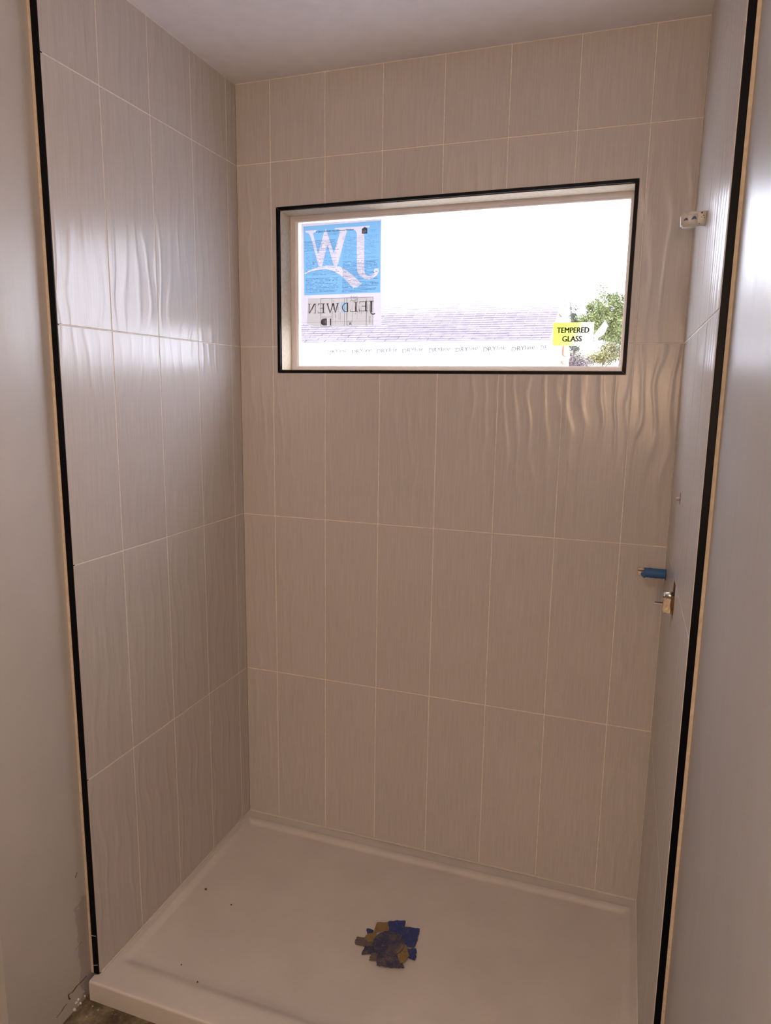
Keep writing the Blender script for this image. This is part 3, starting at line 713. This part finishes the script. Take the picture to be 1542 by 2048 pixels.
# ---------------------------------------------------------------- outside
M_soil = mottled('pale_soil', (.33, .33, .34), .95, .6, .3)
gr = struct(boxo('ground', -60, 60, .3, 120, -.6, -.36, M_soil))
M_wrap = mottled('white_house_wrap', (.86, .85, .88), .6, 4, .04)
M_wrapink = mottled('grey_wrap_print', (.035, .033, .036), .8)
M_shing = mottled('weathered_shingle', (.066, .054, .065), .95, 9, .25)
M_orange = mottled('bare_lumber', (.16, .062, .028), .8, 4, .3)
M_fascia = mottled('pale_fascia', (.20, .17, .13), .7)
nh = tag(empty('neighbour_house', (-3, 10, -.36)), 'white-wrapped neighbouring house with a pale shingle roof, seen through the window', 'house')
HO = Vector((-3, 10, -.36))
def hp(name, bm, mat, parent=None, stuff=False):
    for v in bm.verts: v.co -= HO
    o = from_bm(name, bm, mat, parent or nh)
    if stuff: o['kind'] = 'stuff'
    return o
ye, yr, yb, ze, zr, xr, xl = 7.82, 9.95, 11.95, 2.335+ZO, 3.40+ZO, .24, -9.0
bm = bmesh.new()
A = [(8.0, -.36), (8.0, ze+.02), (yr, zr-.06), (yb-.1, ze+.02), (yb-.1, -.36)]
v0 = [bm.verts.new((xr-.05, y, z)) for y, z in A]; v1 = [bm.verts.new((xl, y, z)) for y, z in A]
bm.faces.new(v0); bm.faces.new(v1[::-1])
for i in range(5): bm.faces.new((v0[i], v1[i], v1[(i+1) % 5], v0[(i+1) % 5]))
wall_h = hp('wrapped_wall', bm, M_wrap)
for s in (0, 1):
    ya, zb_ = (ye, ze-.02) if s == 0 else (yb+.05, ze-.05); ov = .02 if s == 0 else -.045
    bm = bmesh.new(); P_ = [(ya, zb_), (yr, zr), (yr, zr+.03), (ya, zb_+.03)]
    q0 = [bm.verts.new((xr+ov, y, z)) for y, z in P_]; q1 = [bm.verts.new((xl-.1, y, z)) for y, z in P_]
    bm.faces.new(q0); bm.faces.new(q1[::-1])
    for i in range(4): bm.faces.new((q0[i], q1[i], q1[(i+1) % 4], q0[(i+1) % 4]))
    hp('roof_deck', bm, M_fascia)
# shingle courses on the visible slope: short tabs with slightly different lift
bm = bmesh.new(); dl = Vector((0, yr-ye, zr-ze)); Ls = dl.length; dl.normalize(); nn = Vector((0, -dl.z, dl.y)); nc = 27
for r in range(nc):
    x = xl-.1 - (r % 2)*.15
    while x < xr+.02:
        xb_ = min(x+.33, xr+.02); xa_ = max(x, xl-.1)
        if xb_-xa_ > .05:
            s0, s1 = Ls*r/nc, Ls*(r+1.1)/nc; lift = .038+random.uniform(0, .004)
            o0 = Vector((0, ye, ze-.02))
            a_ = [Vector((xa_, 0, 0))+o0+dl*s0+nn*lift, Vector((xb_-.012, 0, 0))+o0+dl*s0+nn*lift, Vector((xb_-.012, 0, 0))+o0+dl*min(s1, Ls)+nn*.034, Vector((xa_, 0, 0))+o0+dl*min(s1, Ls)+nn*.034]
            b_ = [p-nn*.012 for p in a_]
            A_ = [bm.verts.new(p) for p in a_]; B_ = [bm.verts.new(p) for p in b_]; bm.faces.new(A_)
            bm.faces.new((A_[0], B_[0], B_[1], A_[1])); bm.faces.new((A_[1], B_[1], B_[2], A_[2]))
        x += .33
hp('shingles', bm, M_shing, None, True)
bm = bmesh.new(); box(bm, xl-.1, xr+.02, ye-.03, ye-.005, ze-.05, ze+.01); hp('fascia', bm, M_fascia)
for k, (y, z, h_) in enumerate([(9.35, 2.90, .10), (9.55, 2.68, .07), (10.6, 2.35, .16), (10.5, 2.15, .05)]):
    bm = bmesh.new(); box(bm, xr-.049, xr-.02, y-.28, y+.45, z+ZO-h_/2, z+ZO+h_/2); hp('lumber_block', bm, M_orange)
bm = bmesh.new(); tube(bm, (xr+.04, yr+.45, zr-.24), (xr+.04, yb+.35, ze-.30), .010, .010, 4); hp('rake_edge_shadow', bm, mottled('rake_shadow', (.03, .022, .02), .8))  # strip along the rear rake, the edge's shadow put into its dark colour
for k in range(-1, 7):
    x = -2.78+.413*k
    o = text('wrap_lettering', 'DRYline', x, 2.178+.0042*k, .335, .062, M_wrapink, 7.998, None, (0, 0, 0), .01, False, .1, .10)
    o.location = -HO; o.parent = nh
o = text('wrap_lettering', 'DF', .11, 2.222, .09, .062, M_wrapink, 7.998, None, (0, 0, 0), .01, False, .1, .05); o.location = -HO; o.parent = nh

def foliage(bx, n, leaf, seed):
    rnd = random.Random(seed); V, F = [], []
    cl = []
    for (cx, cy, cz, rx, ry, rz, k) in bx:
        for _ in range(k):
            while True:
                d = Vector((rnd.uniform(-1, 1), rnd.uniform(-1, 1), rnd.uniform(-1, 1)))
                if .35 < d.length < 1: break
            cl.append((cx+d.x*rx, cy+d.y*ry, cz+d.z*rz, rnd.uniform(.18, .42)))
    for i in range(n):
        cx, cy, cz, r = rnd.choice(cl)
        p = Vector((cx+rnd.gauss(0, r*.5), cy+rnd.gauss(0, r*.5), cz+rnd.gauss(0, r*.4)))
        u = Vector((rnd.uniform(-1, 1), rnd.uniform(-1, 1), rnd.uniform(-.6, .6))).normalized(); w = u.cross(Vector((rnd.uniform(-1, 1), rnd.uniform(-1, 1), 1))).normalized()
        s = leaf*rnd.uniform(.6, 1.3); k = len(V)
        V += [p-u*s, p+w*s*.45, p+u*s, p-w*s*.45]; F.append((k, k+1, k+2, k+3))
    return V, F
def leaf_mat(name, a, b):
    n = N(name); c_ = n.noise(n.coord(), .9, 4, .7); n.set(n.ramp(c_, [(.35, a), (.65, b)]), .7, **{'Transmission Weight': 0.0}); return n.m
L1 = leaf_mat('bright_leaves', (.075, .095, .035), (.17, .20, .065))
L2 = leaf_mat('grey_green_leaves', (.045, .055, .040), (.085, .10, .060))
L3 = leaf_mat('yellow_bush_leaves', (.07, .06, .030), (.16, .15, .035))
L4 = leaf_mat('dry_purplish_twigs', (.06, .042, .045), (.12, .09, .09))
M_bark = mottled('bark', (.07, .055, .045), .9)
def tree(name, x, y, boxes, n, leaf, mat, trunk, lb, cat, seed, tr=.12):
    t = tag(empty(name, (x, y, -.36)), lb, cat, 'trees and bushes beyond the neighbouring house')
    V, F = foliage(boxes, n, leaf, seed); o_ = Vector((x, y, -.36))
    pydata('foliage', [tuple(p-o_) for p in V], F, mat, t)['kind'] = 'stuff'
    bm = bmesh.new(); tube(bm, (0, 0, 0), (0, 0, trunk), tr, tr*.45, 8)
    rnd = random.Random(seed)
    for k in range(7):
        z = trunk*rnd.uniform(.5, .95); a_ = rnd.uniform(0, 6.28); tube(bm, (0, 0, z), (math.cos(a_)*1.0, math.sin(a_)*1.0, z+trunk*.16), tr*.35, tr*.12, 6)
    from_bm('trunk', bm, M_bark, t); return t
tree('leafy_tree', -.35, 40, [(-.40, 40, 6.1, 1.15, 1.0, .95, 60), (.45, 40, 6.5, .9, .9, .9, 26), (-.75, 40, 5.4, .8, .8, .5, 16), (.35, 40, 5.0, .8, .8, .7, 20), (-.6, 40, 7.4, .35, .35, .35, 3)], 36000, .062, L1, 6.4, 'tall bright green tree seen at the right side of the window', 'tree', 1)
tree('slender_tree', -2.0, 42, [(-2.1, 42, 5.9, .42, .6, 1.1, 26), (-2.2, 42, 4.4, .5, .6, .5, 8)], 5200, .075, L2, 6.0, 'narrow grey-green tree beside the dark roof edge of the neighbouring house', 'tree', 2, .08)
tree('yellow_bush', -.1, 30, [(-.45, 30, 3.35, .75, .6, .25, 26), (.30, 30, 3.45, .42, .5, .55, 22), (-.95, 30, 3.2, .4, .4, .2, 9)], 4600, .055, L3, 2.9, 'yellow-green bush at the lower right corner of the window below the tall tree', 'bush', 3, .05)
tree('dry_bush', -.75, 25, [(-.75, 25, 2.93, .30, .4, .24, 24), (-.35, 25, 2.86, .3, .4, .09, 6)], 2600, .045, L4, 2.7, 'dry purplish bush just below the yellow sticker beside the bare lumber', 'bush', 4, .05)
tree('shade_bush', .55, 44.5, [(.62, 44.5, 4.9, .5, .5, 1.4, 34), (.1, 44.5, 4.7, .9, .5, .6, 20)], 6000, .075, L2, 5.0, 'grey-green bush under the tall tree at the right edge of the window', 'bush', 5, .08)
sh = tag(empty('white_shed', (-.2, 36, -.36)), 'small white roof gleaming among the trees to the right of the yellow sticker', 'shed')
bm = bmesh.new()
rp = [(-.58, 4.42), (-.62, 4.55), (-.10, 5.30), (.0, 5.10), (-.16, 4.70)]
prism(bm, [(x+.2, z+ZO+.36) for x, z in rp], -.5, .5); from_bm('roof', bm, M_wrap, sh)
bm = bmesh.new(); prism(bm, [(-.38, 0), (.03, 0), (.03, 4.86), (-.38, 4.75)], -.45, .45); from_bm('wall', bm, M_wrap, sh)
